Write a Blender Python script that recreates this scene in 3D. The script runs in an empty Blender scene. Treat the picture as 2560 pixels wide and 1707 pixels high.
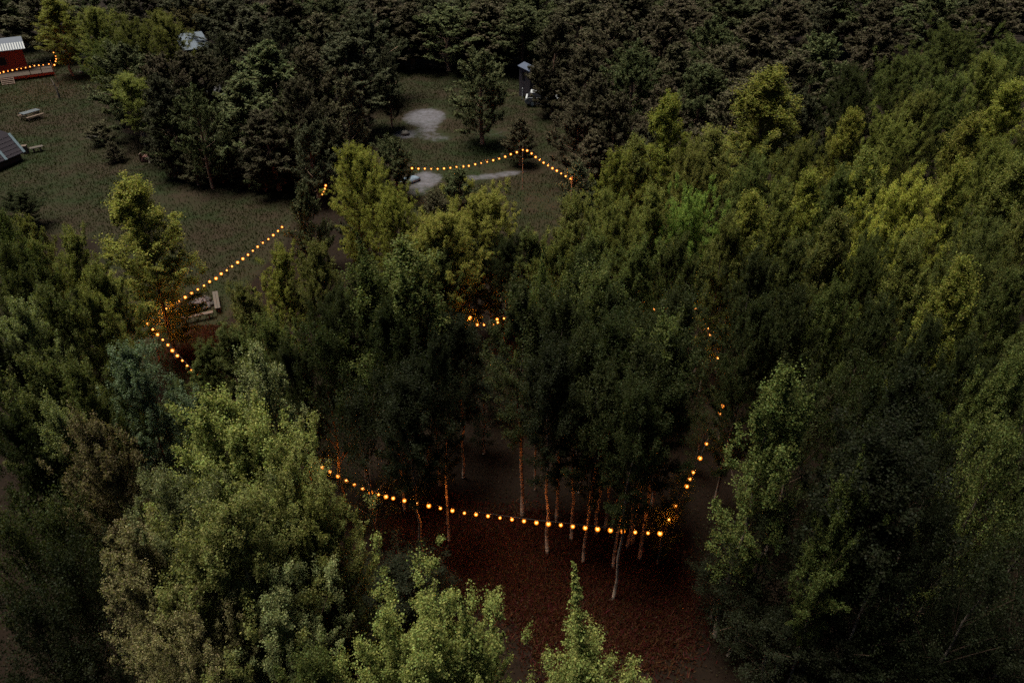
import bpy, math, random
import numpy as np
from mathutils import Vector, Matrix

# ---------------------------------------------------------------- camera, sky, sun, exposure
S = bpy.context.scene
COL = S.collection
R = math.radians
CAM_H, PITCH, FPX = 26.0, R(34.4), 1890.0
cam_data = bpy.data.cameras.new("camera")
cam = bpy.data.objects.new("camera", cam_data)
COL.objects.link(cam)
cam.location = (0, 0, CAM_H)
cam.rotation_euler = (R(90) - PITCH, 0, 0)
cam_data.sensor_width = 36.0
cam_data.lens = 36.0 * FPX / 2560.0
cam_data.clip_start = 0.5
cam_data.clip_end = 1500
S.camera = cam

SUN_EL, SUN_AZ = R(72), R(-66)          # azimuth clockwise from +Y: the last glow stands to the left
world = bpy.data.worlds.new("World")
S.world = world
world.use_nodes = True
wn = world.node_tree
for n in list(wn.nodes):
    wn.nodes.remove(n)
sky = wn.nodes.new("ShaderNodeTexSky")
sky.sky_type = 'NISHITA'
sky.sun_disc = False
sky.sun_elevation = SUN_EL
sky.sun_rotation = SUN_AZ
bg = wn.nodes.new("ShaderNodeBackground")
bg.inputs[1].default_value = 0.010
wo = wn.nodes.new("ShaderNodeOutputWorld")
wn.links.new(sky.outputs[0], bg.inputs[0])
wn.links.new(bg.outputs[0], wo.inputs[0])

sun_d = bpy.data.lights.new("sun", 'SUN')
sun_d.energy = 2.5
sun_d.angle = R(32)
sun_d.color = (1.0, 0.94, 0.78)
sun = bpy.data.objects.new("sun", sun_d)
COL.objects.link(sun)
sdir = Vector((math.sin(SUN_AZ) * math.cos(SUN_EL), math.cos(SUN_AZ) * math.cos(SUN_EL), math.sin(SUN_EL)))
sun.rotation_euler = sdir.to_track_quat('Z', 'Y').to_euler()
sun.location = (-40, 10, 60)

S.view_settings.view_transform = 'Standard'
S.view_settings.look = 'None'
S.view_settings.exposure = 2.2
S.view_settings.gamma = 1.0
S.cycles.max_bounces = 4
S.cycles.diffuse_bounces = 1
S.cycles.glossy_bounces = 1
S.cycles.transmission_bounces = 2
S.cycles.transparent_max_bounces = 6
S.cycles.sample_clamp_indirect = 1.0
S.cycles.use_denoising = False
S.cycles.caustics_reflective = False
S.cycles.caustics_refractive = False

# ---------------------------------------------------------------- picture point -> place at height h
SP, CP = math.sin(PITCH), math.cos(PITCH)
def at(px, py, h=0.0):
    vx, vy = (px - 1280.0) / FPX, (py - 853.5) / FPX
    t = (CAM_H - h) / (SP + vy * CP)
    return Vector((vx * t, (CP - vy * SP) * t, h))
def depth(p):
    return p.y * CP + (CAM_H - p.z) * SP

# ---------------------------------------------------------------- helpers
def tag(o, label=None, cat=None, group=None, kind=None):
    if label: o["label"] = label
    if cat: o["category"] = cat
    if group: o["group"] = group
    if kind: o["kind"] = kind
    return o
def link(name, me, mat=None, parent=None):
    o = bpy.data.objects.new(name, me)
    COL.objects.link(o)
    if mat and me is not None and not me.materials: me.materials.append(mat)
    if parent: o.parent = parent
    return o
def empty(name, loc, rz=0.0):
    o = bpy.data.objects.new(name, None)
    COL.objects.link(o)
    o.location = loc
    o.rotation_euler = (0, 0, rz)
    o.empty_display_size = 0.2
    return o

def raw_mesh(name, verts, faces, k, rnd=None, smooth=False):
    """faces: (n,k) array of indices"""
    me = bpy.data.meshes.new(name)
    nv, nf = len(verts), len(faces)
    me.vertices.add(nv)
    me.vertices.foreach_set("co", np.asarray(verts, np.float32).ravel())
    me.loops.add(nf * k)
    me.loops.foreach_set("vertex_index", np.asarray(faces, np.int32).ravel())
    me.polygons.add(nf)
    me.polygons.foreach_set("loop_start", np.arange(0, nf * k, k, dtype=np.int32))
    me.polygons.foreach_set("loop_total", np.full(nf, k, np.int32))
    if rnd is not None:
        a = me.attributes.new("rnd", 'FLOAT', 'FACE')
        a.data.foreach_set("value", np.asarray(rnd, np.float32))
    me.update(calc_edges=True)
    if smooth:
        me.polygons.foreach_set("use_smooth", np.ones(nf, bool))
    return me

class MB:
    def __init__(s): s.v, s.f = [], []
    def poly(s, pts):
        b = len(s.v); s.v += [tuple(p) for p in pts]; s.f.append(tuple(range(b, b + len(pts))))
    def hexa(s, lo, hi):
        b = len(s.v); s.v += [tuple(p) for p in lo] + [tuple(p) for p in hi]
        n = len(lo)
        s.f.append(tuple(reversed(range(b, b + n)))); s.f.append(tuple(range(b + n, b + 2 * n)))
        for i in range(n):
            j = (i + 1) % n
            s.f.append((b + i, b + j, b + n + j, b + n + i))
    def box(s, c, d, rz=0.0, m=None):
        x, y, z = d[0] / 2, d[1] / 2, d[2] / 2
        M = Matrix.Rotation(rz, 3, 'Z') if m is None else m
        q = [(-x, -y), (x, -y), (x, y), (-x, y)]
        C = Vector(c)
        s.hexa([C + M @ Vector((a, b, -z)) for a, b in q], [C + M @ Vector((a, b, z)) for a, b in q])
    def bar(s, p, q, w, h):
        p, q = Vector(p), Vector(q)
        d = (q - p).normalized()
        up = Vector((0, 0, 1)) if abs(d.z) < .95 else Vector((0, 1, 0))
        sx = d.cross(up).normalized(); sy = sx.cross(d)
        r = [sx * a * w / 2 + sy * b * h / 2 for a, b in ((-1, -1), (1, -1), (1, 1), (-1, 1))]
        s.hexa([p + k for k in r], [q + k for k in r])
    def tube(s, pts, rad, n=8, cap=True):
        pts = [Vector(p) for p in pts]; base = len(s.v)
        for i, p in enumerate(pts):
            d = (pts[min(i + 1, len(pts) - 1)] - pts[max(i - 1, 0)]).normalized()
            up = Vector((0, 1, 0)) if abs(d.z) > .7 else Vector((0, 0, 1))
            a = d.cross(up).normalized(); b = d.cross(a)
            r = rad[i] if hasattr(rad, '__len__') else rad
            for k in range(n):
                t = 2 * math.pi * k / n
                s.v.append(tuple(p + (a * math.cos(t) + b * math.sin(t)) * r))
        for i in range(len(pts) - 1):
            for k in range(n):
                k2 = (k + 1) % n
                s.f.append((base + i * n + k, base + i * n + k2, base + (i + 1) * n + k2, base + (i + 1) * n + k))
        if cap:
            s.f.append(tuple(base + k for k in range(n)))
            s.f.append(tuple(base + (len(pts) - 1) * n + k for k in reversed(range(n))))
    def ball(s, c, r, seg=8, ring=5, sc=(1, 1, 1), jit=0, rng=None):
        b = len(s.v); c = Vector(c)
        s.v.append(tuple(c + Vector((0, 0, -r * sc[2]))))
        for i in range(1, ring):
            ph = -math.pi / 2 + math.pi * i / ring
            for k in range(seg):
                t = 2 * math.pi * k / seg
                rr = r * (1 + (rng.uniform(-jit, jit) if rng else 0))
                s.v.append(tuple(c + Vector((rr * sc[0] * math.cos(ph) * math.cos(t), rr * sc[1] * math.cos(ph) * math.sin(t), rr * sc[2] * math.sin(ph)))))
        s.v.append(tuple(c + Vector((0, 0, r * sc[2]))))
        top = len(s.v) - 1
        for k in range(seg):
            k2 = (k + 1) % seg
            s.f.append((b, b + 1 + k2, b + 1 + k))
            s.f.append((top, b + 1 + (ring - 2) * seg + k, b + 1 + (ring - 2) * seg + k2))
            for i in range(ring - 2):
                s.f.append((b + 1 + i * seg + k, b + 1 + i * seg + k2, b + 1 + (i + 1) * seg + k2, b + 1 + (i + 1) * seg + k))
    def mesh(s, name, smooth=False):
        me = bpy.data.meshes.new(name)
        me.from_pydata(s.v, [], s.f); me.update()
        if smooth: me.polygons.foreach_set("use_smooth", np.ones(len(me.polygons), bool))
        return me
    def build(s, name, mat, parent=None, smooth=False):
        return link(name, s.mesh(name, smooth), mat, parent)

# ---------------------------------------------------------------- materials
def nodes(name):
    m = bpy.data.materials.new(name); m.use_nodes = True
    t = m.node_tree
    for n in list(t.nodes): t.nodes.remove(n)
    out = t.nodes.new("ShaderNodeOutputMaterial")
    return m, t, out
def N(t, kind, **kw):
    n = t.nodes.new(kind)
    for k, v in kw.items():
        if k.startswith("i"): n.inputs[int(k[1:])].default_value = v
        else: setattr(n, k, v)
    return n
def plain(name, col, rough=.75, var=.25, scale=6.0, stretch=(1, 1, 1), metal=0.0, bump=.0):
    m, t, out = nodes(name)
    b = N(t, "ShaderNodeBsdfPrincipled"); b.inputs["Roughness"].default_value = rough; b.inputs["Metallic"].default_value = metal; b.inputs["Specular IOR Level"].default_value = .15
    tc = N(t, "ShaderNodeTexCoord"); mp = N(t, "ShaderNodeMapping"); mp.inputs[3].default_value = stretch
    nz = N(t, "ShaderNodeTexNoise"); nz.inputs["Scale"].default_value = scale; nz.inputs["Detail"].default_value = 5
    t.links.new(tc.outputs["Object"], mp.inputs[0]); t.links.new(mp.outputs[0], nz.inputs["Vector"])
    mx = N(t, "ShaderNodeMix", data_type='RGBA')
    mx.inputs[6].default_value = tuple(c * (1 - var) for c in col) + (1,)
    mx.inputs[7].default_value = tuple(min(1, c * (1 + var)) for c in col) + (1,)
    t.links.new(nz.outputs[0], mx.inputs[0]); t.links.new(mx.outputs[2], b.inputs[0])
    if bump:
        bp = N(t, "ShaderNodeBump"); bp.inputs["Strength"].default_value = bump; bp.inputs["Distance"].default_value = .02
        t.links.new(nz.outputs[0], bp.inputs["Height"]); t.links.new(bp.outputs[0], b.inputs["Normal"])
    t.links.new(b.outputs[0], out.inputs[0])
    return m
def emitter(name, col, st):
    m, t, out = nodes(name)
    e = N(t, "ShaderNodeEmission"); e.inputs[0].default_value = col + (1,); e.inputs[1].default_value = st
    t.links.new(e.outputs[0], out.inputs[0])
    return m
def foliage(name, rough=.55, trans=.35, spread=.45):
    """leaf colour comes from each crown's own 'leaf_colour'; each leaf varies a little round it"""
    m, t, out = nodes(name)
    at_ = N(t, "ShaderNodeAttribute", attribute_type='OBJECT', attribute_name='leaf_colour')
    rn = N(t, "ShaderNodeAttribute", attribute_type='GEOMETRY', attribute_name='rnd')
    mr = N(t, "ShaderNodeMapRange"); mr.inputs[3].default_value = 1 - spread; mr.inputs[4].default_value = 1 + spread
    t.links.new(rn.outputs["Fac"], mr.inputs[0])
    hs = N(t, "ShaderNodeHueSaturation")
    mh = N(t, "ShaderNodeMapRange"); mh.inputs[3].default_value = .435; mh.inputs[4].default_value = .52
    mul = N(t, "ShaderNodeMath", operation='MULTIPLY', i1=7.31); fr = N(t, "ShaderNodeMath", operation='FRACT')
    t.links.new(rn.outputs["Fac"], mul.inputs[0]); t.links.new(mul.outputs[0], fr.inputs[0]); t.links.new(fr.outputs[0], mh.inputs[0])
    t.links.new(mh.outputs[0], hs.inputs["Hue"]); t.links.new(mr.outputs[0], hs.inputs["Value"]); t.links.new(at_.outputs["Color"], hs.inputs["Color"])
    b = N(t, "ShaderNodeBsdfPrincipled"); b.inputs["Roughness"].default_value = rough
    b.inputs["Specular IOR Level"].default_value = .06
    tr = N(t, "ShaderNodeBsdfTranslucent")
    br = N(t, "ShaderNodeMix", data_type='RGBA', blend_type='MULTIPLY'); br.inputs[0].default_value = 1; br.inputs[7].default_value = (1.25, 1.3, .7, 1)
    t.links.new(hs.outputs[0], br.inputs[6]); t.links.new(br.outputs[2], tr.inputs[0]); t.links.new(hs.outputs[0], b.inputs[0])
    ms = N(t, "ShaderNodeMixShader"); ms.inputs[0].default_value = trans
    t.links.new(b.outputs[0], ms.inputs[1]); t.links.new(tr.outputs[0], ms.inputs[2]); t.links.new(ms.outputs[0], out.inputs[0])
    return m
def bark(name, base, dark, scale, stretch):
    m, t, out = nodes(name)
    b = N(t, "ShaderNodeBsdfPrincipled"); b.inputs["Roughness"].default_value = .85
    tc = N(t, "ShaderNodeTexCoord"); mp = N(t, "ShaderNodeMapping"); mp.inputs[3].default_value = stretch
    nz = N(t, "ShaderNodeTexNoise"); nz.inputs["Scale"].default_value = scale; nz.inputs["Detail"].default_value = 4
    rp = N(t, "ShaderNodeValToRGB")
    rp.color_ramp.elements[0].position = .40; rp.color_ramp.elements[0].color = dark + (1,)
    rp.color_ramp.elements[1].position = .55; rp.color_ramp.elements[1].color = base + (1,)
    t.links.new(tc.outputs["Object"], mp.inputs[0]); t.links.new(mp.outputs[0], nz.inputs["Vector"])
    t.links.new(nz.outputs[0], rp.inputs[0]); t.links.new(rp.outputs[0], b.inputs[0]); t.links.new(b.outputs[0], out.inputs[0])
    return m

M_LEAF = foliage("birch_leaves", trans=.42)
M_NEEDLE = foliage("pine_needles", rough=.7, trans=.12, spread=.4)
M_BIRCH = bark("birch_bark", (.13, .10, .078), (.025, .019, .016), 3.0, (1, 1, 2.2))
M_TWIG = plain("twig_brown", (.055, .035, .025), .85, .3, 6)
M_PINE = bark("pine_bark", (.16, .09, .055), (.05, .035, .028), 5.0, (2, 2, .5))
M_RED = plain("red_boards", (.16, .030, .022), .8, .35, 3, (1, 1, 9))
M_ROOFMETAL = plain("roof_metal", (.034, .042, .064), .5, .2, 3, metal=.0)
M_ROOFWHITE = plain("roof_white_ribs", (.19, .20, .215), .5, .1, 3)
M_ROOFDARK = plain("roof_dark", (.045, .045, .05), .8, .3, 4)
M_WOOD = plain("wood_grey", (.045, .038, .033), .8, .3, 4, (8, 1, 1))
M_WOODPALE = plain("wood_pale", (.06, .043, .035), .8, .25, 4, (1, 8, 1))
M_WOODDARK = plain("wood_dark", (.07, .05, .04), .85, .3, 4)
M_SHINGLE = plain("shingle_grey", (.04, .034, .043), .9, .4, 22)
M_SHINGLEDARK = plain("shingle_dark", (.020, .017, .023), .9, .4, 22)
M_TRIM = plain("trim_white_blue", (.13, .175, .21), .6, .1, 3)
M_STONE = plain("stone", (.07, .065, .062), .9, .4, 5, bump=.4)
M_STONEDARK = plain("stone_sooty", (.028, .024, .023), .9, .5, 5)
M_ASH = plain("charcoal", (.05, .04, .042), .95, .5, 8)
M_TOWER = plain("tower_boards", (.07, .06, .072), .85, .25, 4, (6, 6, .6))
M_GLASS = plain("dark_glass", (.012, .012, .015), .12, .1)
M_CARWHITE = plain("white_paint", (.24, .25, .27), .3, .04)
M_TYRE = plain("tyre_rubber", (.02, .02, .02), .9, .2)
M_CABLE = plain("cable_black", (.015, .013, .012), .7, .1)
M_POLE = plain("pole_wood", (.20, .14, .10), .85, .3, 5, (3, 3, .6))
M_TARP = plain("pale_blue_sheet", (.10, .135, .18), .6, .2, 3)
M_CORE = emitter("bulb_filament", (1.0, .42, .11), 2.2)
try: M_CORE.cycles.emission_sampling = 'NONE'
except Exception: pass
def globe_mat():
    m, t, out = nodes("bulb_glass")
    e = N(t, "ShaderNodeEmission"); e.inputs[0].default_value = (1.0, .23, .008, 1); e.inputs[1].default_value = .38
    tr = N(t, "ShaderNodeBsdfTransparent"); tr.inputs[0].default_value = (1, 1, 1, 1)
    ms = N(t, "ShaderNodeMixShader"); ms.inputs[0].default_value = .6
    t.links.new(tr.outputs[0], ms.inputs[1]); t.links.new(e.outputs[0], ms.inputs[2]); t.links.new(ms.outputs[0], out.inputs[0])
    try: m.cycles.emission_sampling = 'NONE'
    except Exception: pass
    return m
M_GLOBE = globe_mat()

# ---------------------------------------------------------------- ground
GX0, GX1, GY0, GY1, GS = -80.0, 85.0, -6.0, 125.0, 0.5
nx, ny = int((GX1 - GX0) / GS) + 1, int((GY1 - GY0) / GS) + 1
gx = np.linspace(GX0, GX1, nx); gy = np.linspace(GY0, GY1, ny)
XX, YY = np.meshgrid(gx, gy)
def inpoly(pxs):
    pts = [at(*p) for p in pxs]
    ins = np.zeros_like(XX, bool)
    j = len(pts) - 1
    for i in range(len(pts)):
        xi, yi, xj, yj = pts[i].x, pts[i].y, pts[j].x, pts[j].y
        if abs(yj - yi) > 1e-9:
            c = ((yi > YY) != (yj > YY)) & (XX < (xj - xi) * (YY - yi) / (yj - yi) + xi)
            ins ^= c
        j = i
    return ins.astype(float)
def blur(a, n):
    for _ in range(n):
        p = np.pad(a, 1, mode='edge')
        a = (p[:-2, 1:-1] + p[2:, 1:-1] + p[1:-1, :-2] + p[1:-1, 2:] + p[1:-1, 1:-1]) / 5
    return a
def blob(px, py, rx, ry, w=1.0):
    c = at(px, py); e = at(px + rx, py); n_ = at(px, py - ry); s_ = at(px, py + ry)
    a = abs(e.x - c.x); b = (n_ - s_).length / 2; cy = (n_.y + s_.y) / 2
    d = ((XX - c.x) / a) ** 2 + ((YY - cy) / b) ** 2
    return w * np.clip(1.6 - 1.1 * d, 0, 1)
def track(pxs, wm, w=1.0):
    out = np.zeros_like(XX)
    P = [at(*p) for p in pxs]
    for a, b in zip(P[:-1], P[1:]):
        dx, dy = b.x - a.x, b.y - a.y
        t = np.clip(((XX - a.x) * dx + (YY - a.y) * dy) / (dx * dx + dy * dy), 0, 1)
        d = np.hypot(XX - a.x - t * dx, YY - a.y - t * dy)
        out = np.maximum(out, w * np.clip(1.5 - d / wm, 0, 1))
    return out
LAWN = blur(np.clip(inpoly([(-60, 120), (250, 120), (300, 330), (700, 400), (760, 470), (720, 600), (600, 730), (500, 960), (330, 960), (250, 600), (-60, 560)])
            + inpoly([(940, 160), (1090, 170), (1130, 260), (1500, 320), (1500, 580), (1240, 600), (960, 520), (930, 330)]) + inpoly([(1090, 165), (1440, 165), (1480, 330), (1090, 300)]), 0, 1), 5)
SAND = np.maximum.reduce([
    blob(1062, 293, 58, 24), blob(1072, 318, 30, 18, .9), blob(1012, 336, 34, 13, .95), blob(1088, 343, 52, 13, .7), blob(1245, 334, 62, 13, .5),
    blob(1065, 448, 46, 22), blob(1045, 470, 36, 22, .8),
    track([(1170, 447), (1230, 440), (1285, 432)], .75), track([(1285, 432), (1390, 420), (1450, 412)], .6, .55), track([(1180, 424), (1260, 415)], .6, .45),
    blob(480, 492, 110, 20, .33), blob(585, 488, 80, 13, .28), blob(430, 520, 60, 16, .22), blob(640, 480, 60, 10, .3), blob(236, 338, 26, 14, .62), blob(1370, 505, 90, 22, .28),
    track([(190, 330), (170, 420), (160, 520)], 1.0, .16)])
SAND = blur(SAND, 1)
EARTH = blur(np.maximum.reduce([blob(1330, 1420, 180, 120, .75), blob(1420, 1360, 230, 60, .55), track([(1300, 1330), (1340, 1500), (1440, 1660)], 1.0, .8), blob(1590, 1500, 150, 160, .6), blob(1100, 1310, 130, 50, .45),
                                blob(540, 860, 120, 60, .3)]), 2)
rngG = np.random.default_rng(3)
bump = blur(rngG.standard_normal(XX.shape), 14) * .35 + blur(rngG.standard_normal(XX.shape), 2) * .05
bump *= .5
gv = np.stack([XX.ravel(), YY.ravel(), bump.ravel() - .02], 1)
idx = np.arange(nx * ny).reshape(ny, nx)
gf = np.stack([idx[:-1, :-1].ravel(), idx[:-1, 1:].ravel(), idx[1:, 1:].ravel(), idx[1:, :-1].ravel()], 1)
# a wide skirt carries the ground on to the horizon
B = len(gv)
far = 1200.0
ring = [(-far, -far), (far, -far), (far, far), (-far, far)]
gv = np.vstack([gv, np.array([(x, y, -.03) for x, y in ring])])
sk = np.array([(B, B + 1, idx[0, -1], idx[0, 0]), (B + 1, B + 2, idx[-1, -1], idx[0, -1]), (B + 2, B + 3, idx[-1, 0], idx[-1, -1]), (B + 3, B, idx[0, 0], idx[-1, 0])])
gme = raw_mesh("ground", gv, np.vstack([gf, sk]), 4, smooth=True)
ca = gme.attributes.new("cover", 'FLOAT_COLOR', 'POINT')
cov = np.zeros((len(gv), 4), np.float32)
cov[:B, 0] = LAWN.ravel(); cov[:B, 1] = SAND.ravel(); cov[:B, 2] = EARTH.ravel(); cov[:, 3] = 1
ca.data.foreach_set("color", cov.ravel())
def ground_mat():
    m, t, out = nodes("ground")
    b = N(t, "ShaderNodeBsdfPrincipled"); b.inputs["Roughness"].default_value = .95; b.inputs["Specular IOR Level"].default_value = .1
    a = N(t, "ShaderNodeAttribute", attribute_name="cover"); sp = N(t, "ShaderNodeSeparateColor")
    t.links.new(a.outputs["Color"], sp.inputs[0])
    geo = N(t, "ShaderNodeNewGeometry")
    def noise(sc, det=6, ro=.6):
        n = N(t, "ShaderNodeTexNoise"); n.inputs["Scale"].default_value = sc; n.inputs["Detail"].default_value = det; n.inputs["Roughness"].default_value = ro
        t.links.new(geo.outputs["Position"], n.inputs["Vector"]); return n
    n1, n2, n3, n4 = noise(.55), noise(4.0), noise(.12), noise(1.5, 9, .78)
    def mixc(fac, c1, c2):
        mx = N(t, "ShaderNodeMix", data_type='RGBA')
        for sock, c in ((6, c1), (7, c2)):
            if isinstance(c, tuple): mx.inputs[sock].default_value = c + (1,)
            else: t.links.new(c, mx.inputs[sock])
        t.links.new(fac, mx.inputs[0]); return mx.outputs[2]
    def edge(w, nz, lo, hi, amt=.9):
        ad = N(t, "ShaderNodeMath", operation='MULTIPLY_ADD', i1=amt); t.links.new(nz.outputs[0], ad.inputs[0]); t.links.new(w, ad.inputs[2])
        mr = N(t, "ShaderNodeMapRange"); mr.inputs[1].default_value = lo; mr.inputs[2].default_value = hi
        t.links.new(ad.outputs[0], mr.inputs[0]); return mr.outputs[0]
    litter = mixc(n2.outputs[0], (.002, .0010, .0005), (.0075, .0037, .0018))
    lawn = mixc(n2.outputs[0], (.0032, .0060, .0014), (.0095, .0150, .0034))
    lawn = mixc(edge(n3.outputs[0], n1, .75, 1.1), lawn, (.013, .009, .005))
    sand = mixc(n2.outputs[0], (.038, .037, .045), (.085, .082, .10))
    glow_earth = mixc(n2.outputs[0], (.012, .0052, .0024), (.064, .0275, .0120))  # brown earth, reddened and brightened with bulb glow put into its colour
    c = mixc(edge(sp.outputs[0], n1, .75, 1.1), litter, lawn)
    c = mixc(edge(sp.outputs[2], n1, .8, 1.3), c, glow_earth)
    c = mixc(edge(sp.outputs[1], n4, 1.3, 1.9, 1.5), c, sand)
    t.links.new(c, b.inputs[0])
    bp = N(t, "ShaderNodeBump"); bp.inputs["Strength"].default_value = .6; bp.inputs["Distance"].default_value = .05
    t.links.new(n2.outputs[0], bp.inputs["Height"]); t.links.new(bp.outputs[0], b.inputs["Normal"])
    t.links.new(b.outputs[0], out.inputs[0]); return m
ground = link("ground", gme, ground_mat())
tag(ground, "forest floor with mown lawn, sandy patches and brown leaf litter", "ground", kind="structure")
def gz(x, y):
    i = int(round((y - GY0) / GS)); j = int(round((x - GX0) / GS))
    if 0 <= i < ny and 0 <= j < nx: return float(bump[i, j]) - .02
    return -.03

# ---------------------------------------------------------------- trees
def unit(v):
    return v / np.maximum(np.linalg.norm(v, axis=-1, keepdims=True), 1e-9)
def leaf_mesh(name, pos, rng, L, W, up=.5, axis=None, axw=0.0):
    n = len(pos)
    nrm = unit(rng.standard_normal((n, 3)) + np.array([0, 0, up]) * 2)
    a = rng.standard_normal((n, 3))
    if axis is not None: a = unit(a) * (1 - axw) + axis * axw
    a = unit(a - nrm * np.sum(a * nrm, 1, keepdims=True))
    b = np.cross(nrm, a)
    s = rng.uniform(.65, 1.25, (n, 1))
    l, w = L * s, W * s
    v = np.stack([pos - a * l * .5, pos + b * w * .5 - a * l * .08, pos + a * l * .5, pos - b * w * .5 - a * l * .08], 1).reshape(-1, 3)
    f = np.arange(4 * n).reshape(n, 4)
    return raw_mesh(name, v, f, 4, rng.random(n))

def make_birch(seed, H=12.0, Rr=2.2, cb=.25, nb=60, nleaf=44000, shoots=4, shoot_len=1.3, leaf=.070, loose=.17, peak=.32, lean=.25, droop=.38, multi=1, leader=0.0):
    rng = np.random.default_rng(seed)
    nt = 9
    tz = np.linspace(0, 1, nt)
    off = np.cumsum(rng.normal(0, 1, (nt, 2)), 0); off -= off[0]
    off = off / max(1e-6, np.abs(off).max()) * lean
    trunk = np.stack([off[:, 0], off[:, 1], tz * H * .97], 1)
    mb = MB()
    r0 = .085
    mb.tube([Vector(p) for p in trunk], [r0 * (1 - .9 * t) + .012 for t in tz], 7)
    ntf = len(mb.f)
    def tp(t):
        return np.array([np.interp(t, tz, trunk[:, i]) for i in range(3)])
    tw_p, tw_d, tw_l, tw_w, tw_droop = [], [], [], [], []
    axes = [(0.0, 0.0, 1.0)]
    for k in range(multi - 1):
        az = rng.uniform(0, 6.28); axes.append((Rr * .38 * math.cos(az), Rr * .38 * math.sin(az), rng.uniform(.86, .97)))
    nb = int(nb * 1.7)
    for i in range(nb):
        u = ((i + rng.uniform(0, 1)) / nb) ** .92
        t = cb + (1 - cb) * u * .97
        ax = axes[rng.integers(len(axes))]
        bp = tp(min(t, 1)) + np.array([ax[0], ax[1], 0]) * min(1, u * 1.6) * (1.15 - u * .4)
        bp[2] *= ax[2] if u > .5 else 1
        prof = min(1.0, .35 + .65 * u / peak) if u < peak else ((1 - u) / (1 - peak)) ** .88
        L = Rr * (.10 + .95 * prof) * rng.uniform(.55, 1.12)
        az = i * 2.39996 + rng.normal(0, .5)
        el = R(min(78, rng.uniform(30, 52) + 30 * u))
        d = np.array([math.cos(az) * math.cos(el), math.sin(az) * math.cos(el), math.sin(el)])
        bl = L / max(.42, math.cos(el)) * .95
        s = np.linspace(0, 1, 7)
        dr = droop * (1 - 1.7 * u) * rng.uniform(.6, 1.4)
        curve = bp + np.outer(s * bl, d) - np.outer(s ** 2 * bl * dr * .5, [0, 0, 1])
        if i % 3 == 0:
            mb.tube([Vector(p) for p in curve[:6]], [.030 * (1 - .8 * q) * (1.1 - u) + .005 for q in s[:6]], 4, cap=False)
        dens = rng.uniform(.65, 1.25)
        nt_ = max(5, int(13 * dens * (.4 + .6 * L / Rr)))
        for k in range(nt_):
            q = rng.uniform(.12, 1.0) ** .75
            p = np.array([np.interp(q, s, curve[:, c]) for c in range(3)])
            td = d * .5 + rng.normal(0, .5, 3); td[2] += .35 * u + .1
            td /= np.linalg.norm(td)
            tw_p.append(p); tw_d.append(td); tw_l.append(rng.uniform(.2, .62) * (.6 + .5 * (1 - q))); tw_w.append(dens * (.5 + .5 * q)); tw_droop.append(rng.uniform(.0, .4) * (1 - u))
        if u > .3 and rng.random() < .75:                # the tip turns up into a leafy shoot
            ln = rng.uniform(.3, .95) * min(1.0, shoot_len) * 1.1
            for k in range(4):
                td = np.array([rng.normal(0, .25), rng.normal(0, .25), 1.0]); td /= np.linalg.norm(td)
                tw_p.append(curve[-1] + td * ln * k / 4 * .6); tw_d.append(td); tw_l.append(ln * .55); tw_w.append(.5); tw_droop.append(0)
    shoots = shoots * 2
    for k in range(shoots):                              # upright leaders that break the outline at the top
        ax = axes[k % len(axes)]
        rr = 0 if k < len(axes) else rng.uniform(.08, .5) * Rr
        az = rng.uniform(0, 6.28)
        f = rr / Rr
        p0 = tp(1.0 - f * .42 * rng.uniform(.8, 1.2)); p0 = p0 + np.array([rr * math.cos(az) + ax[0], rr * math.sin(az) + ax[1], -.3])
        p0[2] *= ax[2]
        dl = np.array([.14 * math.cos(az) + rng.normal(0, .07), .14 * math.sin(az) + rng.normal(0, .07), 1.0]); dl /= np.linalg.norm(dl)
        ln = shoot_len * rng.uniform(.5, 1.1) * (1 - .5 * f)
        if k == 0 and leader: ln = leader
        mb.tube([Vector(p0), Vector(p0 + dl * ln * .6), Vector(p0 + dl * ln)], [.014, .009, .004], 4, cap=False)
        for j in range(int(18 * ln) + 3 + (40 if k == 0 and leader else 0)):
            q = rng.uniform(0, 1)
            td = rng.normal(0, .5, 3); td[2] = abs(td[2]) + .35; td /= np.linalg.norm(td)
            big = 1.5 if k == 0 and leader else 1.0
            tw_p.append(p0 + dl * ln * q); tw_d.append(td); tw_l.append(rng.uniform(.14, .42) * (1.15 - q) * big); tw_w.append(.55 * big); tw_droop.append(0)
    tw_p, tw_d, tw_l, tw_w, tw_droop = map(np.array, (tw_p, tw_d, tw_l, tw_w, tw_droop))
    pr = tw_w * (tw_l + .15); pr /= pr.sum()
    ti = rng.choice(len(pr), nleaf, p=pr)
    q = rng.random(nleaf)
    pos = tw_p[ti] + tw_d[ti] * (tw_l[ti] * q)[:, None]
    pos[:, 2] -= tw_droop[ti] * tw_l[ti] * q ** 2 * 1.2
    pos += rng.normal(0, loose * .5, (nleaf, 3)) * np.minimum(1, tw_l[ti] * 2.2)[:, None]
    top = float(pos[:, 2].max())
    tm = mb.mesh("birch_trunk", True)
    tm.materials.append(M_BIRCH); tm.materials.append(M_TWIG)
    mi = np.zeros(len(tm.polygons), np.int32); mi[ntf:] = 1
    tm.polygons.foreach_set("material_index", mi)
    ext = float(np.percentile(np.hypot(pos[:, 0], pos[:, 1]), 93))
    return leaf_mesh("birch_crown", pos, rng, leaf, leaf * .74, up=.35), tm, top, ext

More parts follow.
